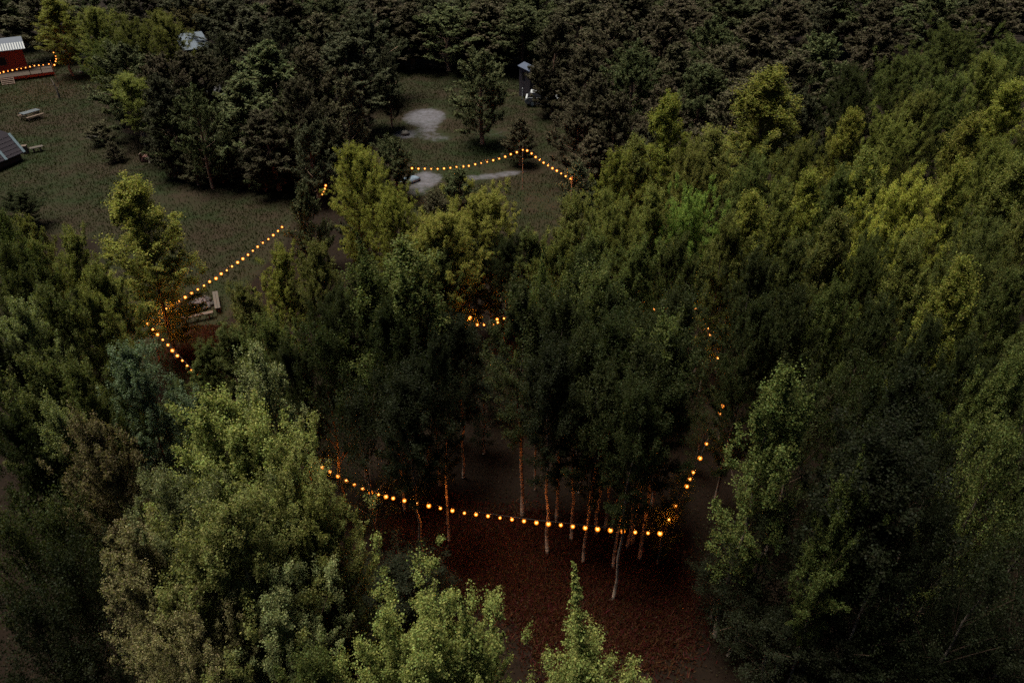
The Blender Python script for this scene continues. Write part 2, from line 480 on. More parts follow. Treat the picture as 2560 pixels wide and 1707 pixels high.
def make_pine(seed, H=9.0, Rr=2.6, cb=.12, nwh=15, nneed=46000, peak=.28, rounded=.6, tuft=.19):
    rng = np.random.default_rng(seed)
    mb = MB()
    tz = np.linspace(0, 1, 8)
    off = np.cumsum(rng.normal(0, .05, (8, 2)), 0)
    trunk = np.stack([off[:, 0], off[:, 1], tz * H * .98], 1)
    mb.tube([Vector(p) for p in trunk], [.15 * (1 - .9 * t) + .012 for t in tz], 7)
    tp_, td_, tl_, tw_ = [], [], [], []
    for w in range(nwh):
        u = (w + rng.uniform(.2, .8)) / nwh
        t0 = cb + (1 - cb) * u * .98
        prof = min(1.0, .55 + .45 * u / peak) if u < peak else ((1 - u) / (1 - peak)) ** rounded
        nbr = rng.integers(5, 8)
        a0 = rng.uniform(0, 6.28)
        for k in range(nbr):
            az = a0 + 6.283 * k / nbr + rng.normal(0, .25)
            t = min(.99, max(cb * .8, t0 + rng.normal(0, .028)))
            L = Rr * (.12 + .92 * prof) * rng.uniform(.55, 1.18)
            el = R(rng.uniform(5, 30) + 35 * u)
            d = np.array([math.cos(az) * math.cos(el), math.sin(az) * math.cos(el), math.sin(el)])
            p0 = np.array([np.interp(t, tz, trunk[:, c]) for c in range(3)])
            s = np.linspace(0, 1, 6)
            curve = p0 + np.outer(s * L, d) + np.outer(s ** 2.2 * L * .28, [0, 0, 1])
            if k % 2 == 0: mb.tube([Vector(p) for p in curve[:5]], [.04 * (1 - .8 * q) * (1.1 - u) + .007 for q in s[:5]], 4, cap=False)
            dens = rng.uniform(.5, 1.3)
            for j in range(max(5, int(11 * dens * L / Rr * 1.5))):
                q = rng.uniform(.25, 1.0) ** .7
                p = np.array([np.interp(q, s, curve[:, c]) for c in range(3)])
                td = d * .5 + rng.normal(0, .4, 3) + np.array([0, 0, .95]); td /= np.linalg.norm(td)
                tp_.append(p + rng.normal(0, .1, 3)); td_.append(td); tl_.append(rng.uniform(.25, .55)); tw_.append(dens)
    for k in range(9):                                   # candles at the top
        az = rng.uniform(0, 6.28); rr = rng.uniform(0, .28) * Rr * (k > 0)
        p = np.array([rr * math.cos(az), rr * math.sin(az), H * (.97 - .10 * (rr / Rr) * 3)])
        td = np.array([rng.normal(0, .15), rng.normal(0, .15), 1]); td /= np.linalg.norm(td)
        tp_.append(p); td_.append(td); tl_.append(rng.uniform(.5, .9)); tw_.append(1.0)
    tp_, td_, tl_, tw_ = map(np.array, (tp_, td_, tl_, tw_))
    pr = tw_ * tl_; pr /= pr.sum()
    ti = rng.choice(len(pr), nneed, p=pr)
    q = rng.random(nneed)
    pos = tp_[ti] + td_[ti] * (tl_[ti] * q)[:, None] + rng.normal(0, .05, (nneed, 3))
    me = leaf_mesh("pine_crown", pos, rng, tuft, .048, up=.1, axis=unit(td_[ti] + rng.normal(0, .6, (nneed, 3))), axw=.8)
    return me, mb.mesh("pine_trunk", True), float(pos[:, 2].max()), float(np.percentile(np.hypot(pos[:, 0], pos[:, 1]), 95))

BIRCH = {
    'big':    [make_birch(81, Rr=3.0, cb=.14, nb=110, nleaf=190000, shoots=7, shoot_len=1.0, multi=3, peak=.4, leaf=.062),
               make_birch(82, Rr=2.9, cb=.12, nb=110, nleaf=190000, shoots=8, shoot_len=1.2, multi=3, peak=.34, leaf=.062),
               make_birch(83, Rr=3.1, cb=.14, nb=120, nleaf=195000, shoots=6, shoot_len=.8, multi=4, peak=.45, leaf=.062)],
    'full':   [make_birch(11, Rr=2.3, cb=.16, nb=72, nleaf=104000, shoots=4, shoot_len=1.0, multi=2),
               make_birch(12, Rr=2.4, cb=.14, nb=78, nleaf=104000, shoots=5, shoot_len=.8, multi=3, peak=.4)],
    'round':  [make_birch(21, Rr=2.3, cb=.15, nb=70, nleaf=100000, shoots=4, shoot_len=.8, peak=.36, multi=2),
               make_birch(22, Rr=2.2, cb=.2, nb=66, nleaf=98000, shoots=4, shoot_len=.9, peak=.34, multi=3)],
    'cone':   [make_birch(31, Rr=2.0, cb=.12, nb=72, nleaf=88000, shoots=4, shoot_len=1.2, peak=.2),
               make_birch(32, Rr=1.8, cb=.15, nb=66, nleaf=80000, shoots=5, shoot_len=1.3, peak=.25)],
    'spiky':  [make_birch(41, Rr=2.1, cb=.30, nb=56, nleaf=72000, shoots=9, shoot_len=1.9, peak=.3, loose=.18, multi=3),
               make_birch(42, Rr=1.6, cb=.28, nb=50, nleaf=44000, shoots=7, shoot_len=1.8, peak=.25, loose=.16, multi=2)],
    'grove':  [make_birch(51, Rr=1.8, cb=.40, nb=46, nleaf=50000, shoots=4, shoot_len=1.3, peak=.4, loose=.2),
               make_birch(52, Rr=1.9, cb=.36, nb=46, nleaf=50000, shoots=5, shoot_len=1.2, peak=.35, loose=.2, multi=2)],
    'spire':  [make_birch(61, Rr=2.3, cb=.2, nb=100, nleaf=150000, shoots=9, shoot_len=1.5, peak=.3, lean=.15, leaf=.064, leader=3.8)],
    'under':  [make_birch(71, H=8, Rr=2.0, cb=.10, nb=48, nleaf=17000, shoots=5, shoot_len=.9, peak=.4, loose=.25),
               make_birch(72, H=8, Rr=2.2, cb=.08, nb=44, nleaf=15000, shoots=4, shoot_len=.8, peak=.5, loose=.28)],
}
PINE = {
    'pine':  [make_pine(1, rounded=.65, peak=.25), make_pine(2, Rr=2.4, rounded=.8, peak=.2), make_pine(3, Rr=2.7, rounded=.55, peak=.34), make_pine(4, Rr=2.2, rounded=.9, peak=.18), make_pine(7, Rr=2.5, rounded=.6, peak=.3), make_pine(8, Rr=2.3, rounded=.75, peak=.22, nwh=12)],
    'young': [make_pine(5, H=5, Rr=1.9, cb=.05, nwh=11, nneed=17000, peak=.3, rounded=.55, tuft=.22), make_pine(6, H=5, Rr=1.6, cb=.05, nwh=11, nneed=15000, peak=.2, rounded=.8, tuft=.22)],
}
TONE = {
    'bright yellow green': (.160, .185, .034), 'yellow green': (.125, .146, .030), 'olive green': (.088, .105, .028), 'bright green': (.090, .160, .034),
    'mid green': (.056, .076, .023), 'grey green': (.098, .120, .050), 'blue green': (.066, .105, .056), 'brownish green': (.098, .092, .040),
    'dark green': (.020, .028, .010), 'shaded green': (.011, .015, .007),  # shade of the grove and lower right put into these leaf colours
    'lit olive': (.122, .148, .046), 'lit grey green': (.112, .140, .060), 'lit brown green': (.128, .122, .056), 'lit blue green': (.090, .130, .078),  # paler copies of the tones above, stronger light put into the colour
    'dark grey': (.037, .042, .023), 'brownish grey': (.046, .044, .024), 'dull green': (.042, .054, .023), 'blackish': (.022, .022, .017),
}
RT = random.Random(5)
NTREE = {}
def place(kind, x, y, h, width, tone, label, group=None):
    if kind in ('full', 'round') and width > 3.0: kind = 'big'
    fam = PINE if kind in PINE else BIRCH
    var = fam[kind]
    k = NTREE.get(kind, 0); NTREE[kind] = k + 1
    cm, tm, top, rr = var[k % len(var)]
    pine = kind in PINE
    nm = 'pine_tree' if pine else 'birch_tree'
    e = empty(nm, (x, y, gz(x, y) - .03), RT.uniform(0, 6.28))
    sxy = width * (1.0 if pine else 1.0) / (2 * rr); sz = h / top
    e.scale = (sxy, sxy, sz)
    tr = link('trunk', tm, M_PINE if pine else M_BIRCH, e)
    cr = link('crown', cm, M_NEEDLE if pine else M_LEAF, e)
    c = TONE[tone]; j = RT.uniform(.70, 1.22); g = RT.uniform(.94, 1.06)
    cr["leaf_colour"] = [c[0] * j, c[1] * j * g, c[2] * j]
    tag(e, label, 'tree', group)
    return e
def tree(px, py, h, wpx, kind, tone, label, group=None):
    p = at(px, py, h)
    return place(kind, p.x, p.y, h, wpx * depth(p) / FPX, tone, label, group)

# birches with a place and a look of their own: top of the crown in the picture, height, crown width, kind, leaf tone
HERO = [
    (1472, 1452, 13.7, 345, 'spire', 'lit olive', "spire topped grey green birch at the bottom edge, below the brown clearing"),
    (1020, 1525, 12.6, 480, 'full', 'lit olive', "grey green birch with ragged double top at the bottom edge of the picture"),
    (1192, 1490, 12.6, 330, 'spiky', 'lit olive', "slim grey green birch beside the spire topped birch, at the bottom edge"),
    (640, 845, 12.5, 170, 'spiky', 'lit grey green', "grey green birch with loose upright shoots above the big foreground clump"),
    (296, 830, 12.0, 215, 'round', 'lit blue green', "rounded bluish green birch just below the corner of the left light string"),
    (205, 1010, 12.5, 250, 'full', 'lit brown green', "brownish green birch at the left flank of the big foreground clump"),
    (505, 965, 13.5, 400, 'full', 'lit olive', "olive green birch forming the top of the big foreground clump"),
    (690, 1040, 13.0, 330, 'round', 'lit olive', "broad olive birch on the right shoulder of the big foreground clump"),
    (410, 1120, 13.0, 360, 'full', 'lit grey green', "grey green birch in the middle of the big foreground clump"),
    (575, 1220, 13.0, 430, 'round', 'lit olive', "largest olive crowned birch in the centre of the foreground clump"),
    (770, 1225, 11.0, 240, 'full', 'olive green', "olive birch reaching towards the left end of the clearing's light string"),
    (300, 1270, 12.0, 300, 'full', 'lit brown green', "brownish birch low on the left side of the foreground clump"),
    (430, 1400, 12.0, 330, 'round', 'lit brown green', "brownish green birch at the lower middle of the foreground clump"),
    (640, 1450, 11.0, 380, 'full', 'lit grey green', "mid green birch low in the foreground clump beside the dark clearing"),
    (800, 1420, 9.0, 220, 'under', 'dark green', "dark sparse birch at the right foot of the foreground clump"),
    (760, 1610, 11.5, 260, 'round', 'mid green', "mid green birch half cut by the bottom edge beside the ragged birch"),
    (300, 432, 11.5, 215, 'cone', 'yellow green', "tall cone shaped pale birch standing alone before the left lawn"),
    (868, 350, 10.0, 155, 'round', 'yellow green', "rounded yellow green birch left of the far light string"),
    (962, 430, 9.0, 145, 'round', 'yellow green', "smaller yellow green birch tucked against the rounded one by the far lights"),
    (1222, 462, 9.5, 190, 'round', 'yellow green', "bright yellowish birch in front of the far light string"),
    (1120, 520, 9.5, 200, 'round', 'yellow green', "broad yellow green birch leaning on the bright one before the far lights"),
    (690, 600, 9.5, 130, 'round', 'yellow green', "small yellow green birch at the upper end of the left light string"),
    (780, 590, 10.0, 150, 'round', 'olive green', "olive birch just right of the upper end of the left light string"),
    (915, 585, 13.0, 240, 'spiky', 'mid green', "tall spiky birch with two wild tops left of the picture's middle"),
    (1010, 575, 13.0, 230, 'spiky', 'mid green', "tall spiky birch with leafy shoots, right twin of the wild topped birch"),
    (1352, 605, 13.0, 150, 'spiky', 'mid green', "narrow spiky birch standing clear in the middle of the grove"),
    (1962, 890, 13.3, 215, 'spiky', 'mid green', "spiky birch rising beside the lights at the right side of the grove"),
    (2180, 1125, 12.0, 190, 'spiky', 'mid green', "small spiky birch top catching light in the dark lower right"),
    (2425, 620, 12.5, 160, 'cone', 'yellow green', "pointed yellow green birch lit against the dark right edge"),
    (1668, 222, 12.0, 140, 'cone', 'yellow green', "pointed yellow green birch in front of the dark pine wood"),
    (1930, 160, 12.5, 200, 'cone', 'yellow green', "tall broad yellowish birch against the dark pine wood"),
    (2135, 265, 11.5, 120, 'cone', 'bright yellow green', "bright narrow birch right of the tall yellowish one"),
    (1742, 432, 11.5, 160, 'round', 'bright green', "fresh green round topped birch, the greenest crown of the right stand"),
    (2300, 425, 12.5, 210, 'round', 'bright yellow green', "large glowing yellow green birch near the right edge"),
]
for a in HERO:
    tree(*a)
ORD = ["first", "second", "third", "fourth", "fifth", "sixth", "seventh", "eighth", "ninth", "tenth", "eleventh", "twelfth", "thirteenth", "fourteenth", "fifteenth", "sixteenth",
       "seventeenth", "eighteenth", "nineteenth", "twentieth", "twenty-first", "twenty-second", "twenty-third", "twenty-fourth", "twenty-fifth", "twenty-sixth", "twenty-seventh"]
def row(phrase, group, items):
    items = sorted(items)
    for i, (px, py, h, w, kind, tone) in enumerate(items):
        word = 'pine' if kind in ('pine', 'young') else 'birch'
        tree(px, py, h, w, kind, tone, f"{tone} {word}, {ORD[i]} from the left {phrase}", group)

row("in the far row of the right birch stand", "birches of the right stand", [
    (1545, 355, 11, 130, 'round', 'yellow green'), (1600, 330, 11, 120, 'cone', 'olive green'), (1740, 330, 11, 130, 'round', 'olive green'), (1800, 310, 11, 130, 'cone', 'olive green'), (1905, 350, 11, 150, 'round', 'mid green'),
    (2010, 330, 11, 130, 'round', 'olive green'), (2235, 245, 11.5, 150, 'round', 'olive green'), (2330, 215, 11.5, 130, 'round', 'olive green'), (2380, 30, 12, 170, 'round', 'mid green'), (2440, 275, 12, 130, 'cone', 'yellow green'),
    (2545, 55, 12, 150, 'round', 'mid green'), (2545, 190, 12, 140, 'cone', 'yellow green'), (2130, 150, 11, 130, 'round', 'dark green'), (2400, 165, 12, 150, 'round', 'mid green'), (2470, 120, 12, 150, 'round', 'olive green'), (2290, 120, 11, 150, 'round', 'mid green')])
row("in the second row of the right birch stand", "birches of the right stand", [
    (1440, 470, 10.5, 140, 'round', 'olive green'), (1535, 450, 11, 170, 'full', 'olive green'), (1640, 445, 11, 140, 'round', 'olive green'), (1830, 520, 11, 140, 'round', 'olive green'), (1880, 460, 11.5, 130, 'cone', 'yellow green'),
    (1965, 440, 11.5, 130, 'round', 'olive green'), (2040, 420, 11.5, 130, 'cone', 'yellow green'), (2110, 400, 11.5, 140, 'round', 'mid green'), (2190, 360, 12, 140, 'cone', 'olive green'), (2400, 385, 12, 130, 'cone', 'yellow green'),
    (2500, 330, 12, 150, 'round', 'olive green'), (2560, 380, 12, 140, 'cone', 'olive green')])
row("in the third row of the right birch stand", "birches of the right stand", [
    (1400, 560, 11, 150, 'full', 'olive green'), (1500, 560, 11.5, 170, 'full', 'mid green'), (1600, 580, 11.5, 150, 'round', 'mid green'), (1700, 560, 11.5, 150, 'full', 'mid green'), (1795, 590, 8.6, 90, 'grove', 'olive green'),
    (1900, 600, 11.5, 160, 'round', 'dark green'), (2000, 570, 11.5, 150, 'round', 'mid green'), (2095, 515, 12, 150, 'cone', 'olive green'), (2200, 520, 12, 170, 'full', 'mid green'), (2310, 560, 12, 160, 'round', 'olive green'),
    (2510, 520, 12, 170, 'full', 'mid green'), (2570, 640, 12, 150, 'round', 'mid green')])
row("in the fourth row of the right birch stand", "birches of the right stand", [
    (1900, 720, 11.5, 170, 'full', 'dark green'), (2010, 700, 11.5, 170, 'full', 'dark green'), (2120, 680, 12, 160, 'full', 'mid green'),
    (2230, 720, 12, 180, 'full', 'dark green'), (2340, 760, 12, 180, 'full', 'dark green'), (2460, 820, 12, 180, 'full', 'dark green'), (2565, 860, 12.5, 180, 'round', 'mid green')])
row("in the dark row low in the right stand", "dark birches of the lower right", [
    (2060, 860, 11, 200, 'under', 'dark green'), (2190, 880, 11, 190, 'under', 'dark green'), (2300, 900, 11.5, 200, 'grove', 'shaded green'), (2420, 1000, 11.5, 200, 'under', 'shaded green'), (2550, 1030, 12, 200, 'under', 'mid green')])
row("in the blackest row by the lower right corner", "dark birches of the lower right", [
    (1960, 1180, 9, 220, 'under', 'shaded green'), (2080, 1260, 9, 220, 'under', 'shaded green'), (2250, 1300, 10, 240, 'under', 'shaded green'), (2400, 1220, 11, 230, 'under', 'shaded green'), (2540, 1290, 11, 230, 'under', 'shaded green')])
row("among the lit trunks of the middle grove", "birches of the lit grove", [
    (1085, 800, 11.5, 140, 'grove', 'shaded green'), (1420, 700, 12.5, 170, 'grove', 'dark green'),
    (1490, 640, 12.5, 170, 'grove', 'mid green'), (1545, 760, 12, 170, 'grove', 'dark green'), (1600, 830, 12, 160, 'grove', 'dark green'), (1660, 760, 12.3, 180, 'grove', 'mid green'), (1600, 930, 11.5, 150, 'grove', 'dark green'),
    (1390, 830, 11.5, 160, 'grove', 'shaded green'), (1500, 880, 11, 160, 'grove', 'dark green'), (950, 740, 11.5, 200, 'full', 'dark green'), (840, 700, 11, 190, 'full', 'dark green'), (780, 790, 10.5, 180, 'under', 'dark green'),
    (880, 900, 10, 190, 'under', 'shaded green'), (1010, 900, 10.5, 170, 'grove', 'shaded green')])
row("behind the back run of the lights", "birches of the lit grove", [
    (1165, 572, 7.5, 150, 'round', 'dark green'), (1258, 578, 7.5, 150, 'round', 'dark green'), (1095, 600, 8.0, 130, 'round', 'mid green'), (1320, 560, 8.0, 120, 'round', 'mid green')])
row("in the low thicket added to darken the loop", "low trees inside the loop", [  # dark low crowns added to blacken the open ground inside the loop
    (1165, 845, 5.0, 130, 'under', 'shaded green'), (1255, 860, 5.0, 130, 'under', 'shaded green'), (1205, 950, 4.6, 130, 'under', 'shaded green'), (1120, 930, 4.6, 120, 'under', 'shaded green')])
row("by the right light run", "low trees inside the loop", [
    (1672, 1235, 4.2, 95, 'under', 'dark green'), (1712, 1150, 4.4, 90, 'under', 'dark green'), (1770, 1000, 4.6, 80, 'under', 'dark green'), (1752, 900, 5.2, 70, 'under', 'dark green')])
row("in the added thicket darkening the lower right corner", "dark birches of the lower right", [  # low trees added to deepen the darkness of this corner
    (1880, 1420, 5.0, 200, 'under', 'shaded green'), (1960, 1530, 4.6, 220, 'under', 'shaded green'), (2090, 1450, 5.5, 240, 'under', 'shaded green'), (2160, 1590, 5.0, 260, 'under', 'shaded green'),
    (2270, 1500, 6.0, 260, 'under', 'shaded green'), (2330, 1640, 5.0, 280, 'under', 'shaded green'), (2450, 1450, 7.0, 260, 'under', 'shaded green'), (2520, 1590, 6.0, 280, 'under', 'shaded green'), (1830, 1330, 5.0, 170, 'under', 'shaded green')])
for k, (px, py, h, w, kd, tn) in enumerate([
    (2640, 210, 12, 140, 'round', 'olive green'), (2625, 330, 12, 140, 'full', 'mid green'), (2640, 470, 12, 150, 'full', 'olive green'), (2650, 760, 12, 190, 'full', 'mid green'), (2650, 980, 11.5, 200, 'full', 'dark green'), (2650, 1180, 11, 220, 'under', 'dark green'), (2640, 1420, 9, 260, 'under', 'shaded green')]):
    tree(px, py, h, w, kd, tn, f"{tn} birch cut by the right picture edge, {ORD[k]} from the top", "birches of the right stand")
row("in the bushes left of the brown clearing", "bushes on the brown clearing", [
    (1010, 1385, 3.0, 230, 'under', 'shaded green'), (925, 1440, 3.2, 200, 'under', 'shaded green'), (1075, 1450, 2.2, 150, 'under', 'shaded green')])
row("in the ragged row at the middle left edge", "birches along the left edge", [
    (-25, 505, 12, 150, 'full', 'mid green'), (50, 525, 9.5, 110, 'round', 'olive green'), (230, 640, 9.5, 130, 'round', 'olive green'), (-20, 580, 12, 170, 'full', 'mid green'), (70, 590, 10, 130, 'round', 'olive green'), (160, 560, 10, 130, 'round', 'olive green'), (110, 690, 11.5, 190, 'full', 'mid green'), (200, 700, 11, 160, 'full', 'olive green'),
    (20, 720, 12, 200, 'full', 'grey green')])
row("in the darker row below the left edge birches", "birches along the left edge", [
    (60, 850, 12, 220, 'full', 'mid green'), (170, 880, 12, 180, 'round', 'mid green'), (110, 980, 12, 190, 'full', 'grey green'), (-10, 1000, 12, 220, 'full', 'dark green'), (-30, 800, 12, 200, 'full', 'dark green'), (432, 945, 8.5, 130, 'round', 'mid green')])
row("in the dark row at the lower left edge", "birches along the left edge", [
    (70, 1150, 11.5, 240, 'under', 'dark green'), (-30, 1260, 11, 240, 'under', 'dark green'), (120, 1320, 10.5, 230, 'under', 'shaded green'), (10, 1470, 10, 260, 'under', 'shaded green'), (130, 1560, 9, 240, 'under', 'shaded green'), (-30, 1640, 9, 240, 'under', 'shaded green')])  # last three added to blacken the bare corner ground
row("screening the fire pit from the grove", "birches by the fire pit", [(505, 850, 6.5, 120, "round", "mid green"), 
    (600, 700, 8.5, 140, 'round', 'olive green'), (560, 800, 7.5, 150, 'round', 'mid green'), (650, 760, 10, 150, 'full', 'mid green'), (700, 840, 10, 160, 'full', 'dark green')])

# the pine wood
PT = ['dark grey', 'brownish grey', 'dull green', 'brownish grey']
def pines(phrase, group, items, h0, kind='pine'):
    its = []
    for i, it in enumerate(items):
        px, py, w = it[:3]
        w = w * (.78 + .5 * ((int(px * 13 + py * 7) % 17) / 16.0))
        its.append((px, py, (it[3] if len(it) > 3 else h0), w, kind, it[4] if len(it) > 4 else PT[(i * 7 + int(px)) % 4]))
    row(phrase, group, its)
pines("along the top edge of the pine wood", "pines of the dark pine wood",
      [(x, -62 + 14 * math.sin(x * .021), 200, 9.5) for x in range(-40, 2640, 124)] , 9.5)
pines("in the row just behind the top edge pines", "pines of the dark pine wood",
      [(x, -18 + 12 * math.sin(x * .023), 190, 8.5) for x in range(560, 2600, 128)], 8.5)
pines("in the second row of the pine wood", "pines of the dark pine wood",
      [(548, 78, 110, 8), (605, 15, 150), (690, 40, 170), (790, 25, 170), (900, 20, 190), (1020, 5, 170, 8), (1120, 8, 170, 8), (1220, 4, 170, 8), (1310, 10, 160, 8), (1400, 40, 170), (1535, 8, 230), (1660, 15, 190), (1790, 40, 180), (1910, 30, 180), (2060, 78, 190, 10.5, 'dull green'), (2190, 60, 180)], 10)
pines("in the third row of the pine wood", "pines of the dark pine wood",
      [(385, 125, 120, 9), (448, 122, 100, 7.5), (505, 128, 100, 7), (668, 95, 200, 10, 'dull green'), (868, 85, 190), (760, 110, 150), (962, 118, 80, 8), (1470, 100, 170), (1590, 95, 190), (1700, 105, 170), (1825, 110, 180), (2000, 130, 180)], 9.5)
pines("in the front row of the pine wood", "pines of the dark pine wood",
      [(290, 95, 150, 9.5, 'dull green'), (385, 180, 130), (472, 205, 130), (605, 180, 190), (735, 190, 170), (850, 190, 150), (1405, 140, 110, 5.6), (1500, 180, 160), (1590, 120, 200, 9.5), (1660, 185, 150), (1760, 155, 170), (1860, 200, 160), (2020, 215, 160), (2160, 190, 160)], 9)
pines("among the pines facing the yard and sand patch", "pines facing the clearings",
      [(430, 245, 130, 7), (522, 268, 80, 5), (566, 290, 90, 5), (660, 270, 150, 7), (800, 290, 120, 6), (1450, 250, 130, 7), (1545, 225, 170, 8), (1480, 320, 120, 5.5), (1640, 300, 130, 7), (1300, 292, 90, 4.5)], 7)
pines("in the low fringe of pines along the lawn", "pines facing the clearings",
      [(600, 352, 90, 4.0), (690, 335, 100, 4.5), (648, 392, 70, 3.0), (470, 365, 80, 3.5), (415, 345, 80, 3.6), (545, 395, 60, 2.2), (245, 300, 60, 2.4), (270, 352, 60, 2.0), (540, 330, 90, 4.2)], 4, 'young')
tree(310, 178, 8.3, 90, "grove", "olive green", "olive birch with a pale crooked stem at the edge of the pines by the yard")
tree(1200, 112, 9.3, 165, 'pine', 'dull green', "lone pointed pine standing between the sand patch and the tall grey hut")
tree(1380, 172, 4.9, 96, 'pine', 'brownish grey', "brownish pine half hiding the white car beside the tall grey hut")
tree(772, 305, 6.5, 130, 'young', 'dark grey', "dark pine at the corner between the left lawn and the sand patch")
tree(980, 332, 5.5, 110, 'young', 'dull green', "bushy young pine right behind the rounded yellow green birch")
tree(752, 448, 6.5, 110, 'young', 'dull green', "round dull green pine beside the upper end of the left lights")
tree(1150, 412, 4.2, 100, 'young', 'dull green', "low bushy pine half hiding the middle of the far light string")
tree(1445, 395, 4.0, 90, 'young', 'dark grey', "low dark grey pine at the right end of the far light string")
tree(1080, 470, 4.5, 90, 'young', 'brownish grey', "low brownish pine below the bare patch by the far lights")
tree(880, 470, 5.5, 100, 'young', 'dark grey', "dark young pine hidden between the two rounded birches")
row("in the olive clump behind the red cabin", "birches behind the cabin", [
    (118, -12, 9.3, 105, 'cone', 'yellow green'), (20, -14, 6.8, 130, 'round', 'dark green'), (235, 10, 11, 130, 'round', 'olive green'), (310, 20, 11, 120, 'round', 'olive green'), (388, 18, 10.5, 110, 'round', 'olive green'), (470, 0, 6.8, 120, 'round', 'brownish green'), (250, 70, 9.5, 110, 'round', 'mid green')])
tree(35, 475, 3.2, 120, 'round', 'dark green', "low dark green birch sapling below the low grey hut")

# ---------------------------------------------------------------- loose ground cover
def scatter(weight, n, seed):
    rng = np.random.default_rng(seed)
    w = weight.ravel(); c = rng.choice(len(w), n, p=w / w.sum())
    x = XX.ravel()[c] + rng.uniform(-.25, .25, n); y = YY.ravel()[c] + rng.uniform(-.25, .25, n)
    return np.stack([x, y, bump.ravel()[c] - .02], 1), rng
p, rng = scatter(np.clip(LAWN - SAND * 1.4, 0, 1) ** 2, 90000, 8)
hgt = rng.uniform(.06, .22, len(p)); ang = rng.uniform(0, 6.28, len(p))
dx = np.stack([np.cos(ang), np.sin(ang), ang * 0], 1) * .035
tip = p + np.stack([rng.normal(0, .05, len(p)), rng.normal(0, .05, len(p)), hgt], 1)
gm = raw_mesh("grass", np.stack([p - dx, p + dx, tip], 1).reshape(-1, 3), np.arange(3 * len(p)).reshape(-1, 3), 3, rng.random(len(p)))
g = link("grass", gm, M_LEAF); g["leaf_colour"] = [.009, .012, .0032]
tag(g, "short rough grass covering the lawns", "grass", kind="stuff")
p, rng = scatter(EARTH * (YY < 40) + 1e-9, 70000, 18)
hgt = rng.uniform(.05, .26, len(p)); ang = rng.uniform(0, 6.28, len(p))
dx = np.stack([np.cos(ang), np.sin(ang), ang * 0], 1) * .03
tip = p + np.stack([rng.normal(0, .10, len(p)), rng.normal(0, .10, len(p)), hgt], 1)
dm = raw_mesh("dry_grass", np.stack([p - dx, p + dx, tip], 1).reshape(-1, 3), np.arange(3 * len(p)).reshape(-1, 3), 3, rng.random(len(p)))
d_ = link("dry_grass", dm, M_LEAF); d_["leaf_colour"] = [.042, .0190, .0082]  # reddish brown blades, with the bulb glow put into their colour
tag(d_, "rough dry reddish grass, tinted with bulb glow, on the clearing floor", "grass", kind="stuff")
near = np.clip(1.2 - LAWN * 2 - EARTH * .9 - SAND, 0, 1) * (YY < 62) * (YY > 5) * (np.abs(XX) < 12 + YY * .72)
p, rng = scatter(near + 1e-9, 120000, 9)
p[:, 2] += np.abs(rng.normal(0, .16, len(p))) + .02
um = leaf_mesh("undergrowth", p, rng, .09, .05, up=.8)
u_ = link("undergrowth", um, M_LEAF); u_["leaf_colour"] = [.018, .015, .006]
tag(u_, "low weeds and seedlings on the forest floor", "undergrowth", kind="stuff")

# ---------------------------------------------------------------- festoon lights
core_mb = MB(); core_mb.ball((0, 0, 0), .048, 8, 6); CORE = core_mb.mesh("bulb", True); CORE.materials.append(M_CORE)
gl_mb = MB(); gl_mb.ball((0, 0, 0), .088, 10, 7); GLOBE = gl_mb.mesh("glass", True); GLOBE.materials.append(M_GLOBE)
so_mb = MB(); so_mb.tube([(0, 0, .068), (0, 0, .14)], .02, 6); SOCKET = so_mb.mesh("socket"); SOCKET.materials.append(M_CABLE)
lamp_d = bpy.data.lights.new("lamp", 'POINT'); lamp_d.energy = 36.0; lamp_d.color = (1.0, .26, .03); lamp_d.shadow_soft_size = .05
def lights(label, pts, start=None, end=None):
    """pts: (x px, y px, height m) of every bulb that shows"""
    W = [at(*q) for q in pts]
    root = empty("string_lights", W[0])
    tag(root, label, "string lights", "festoon lights strung over the clearings")
    path = [p + Vector((0, 0, .15)) for p in ([start] if start else []) + W + ([end] if end else [])]
    cb = MB(); cb.tube([q - W[0] for q in path], .015, 5)
    cb.build("cable", M_CABLE, root)
    for q in W:
        b = link("bulb", CORE, None, root); b.location = q - W[0]
        k = RT.uniform(.72, 1.2); b.scale = (k, k, k)
        lamp = bpy.data.objects.new("lamp", lamp_d); COL.objects.link(lamp); lamp.parent = b
        link("glass", GLOBE, None, b); link("socket", SOCKET, None, b)
    return W
def lerp_pts(a, b, n, sag=0.0):
    return [tuple(a[i] + (b[i] - a[i]) * k / (n - 1) - (sag * 4 * (k / (n - 1)) * (1 - k / (n - 1)) if i == 2 else 0) for i in range(3)) for k in range(n)]
lights("glowing bulb string along the deck rail of the red cabin",
       [(x, y, 2.5) for x, y in ((-22, 187), (-11, 184.5), (0, 183), (9, 180.5), (20, 178.5), (31, 176), (42, 174), (53, 172), (64, 170), (75, 167.5), (86, 165), (97, 164), (108, 163), (122, 161), (136, 163))]
       + [(139, 154, 2.9), (140.5, 148, 3.2), (139, 141, 3.5), (134, 132, 3.9)])
FAR = [(1030, 421), (1046, 422), (1062, 422), (1078, 422.5), (1094, 422.5), (1110, 421.5), (1126, 420), (1141, 418), (1158, 416.5), (1172, 415), (1188, 411), (1203, 408), (1218, 405), (1233, 401), (1248, 397), (1263, 392), (1277, 386), (1292, 381), (1307, 375)]
FAR2 = [(1318, 377), (1329, 384), (1339, 393), (1349, 400), (1359, 407), (1370, 414), (1381, 421), (1392, 427), (1403, 434), (1414, 441), (1426, 447)]
W = lights("bulb string sagging left from the pole in the far clearing", [(x, y, 2.6 + .9 * (i / 18) ** 2) for i, (x, y) in enumerate(FAR)])
FARTOP = W[-1]
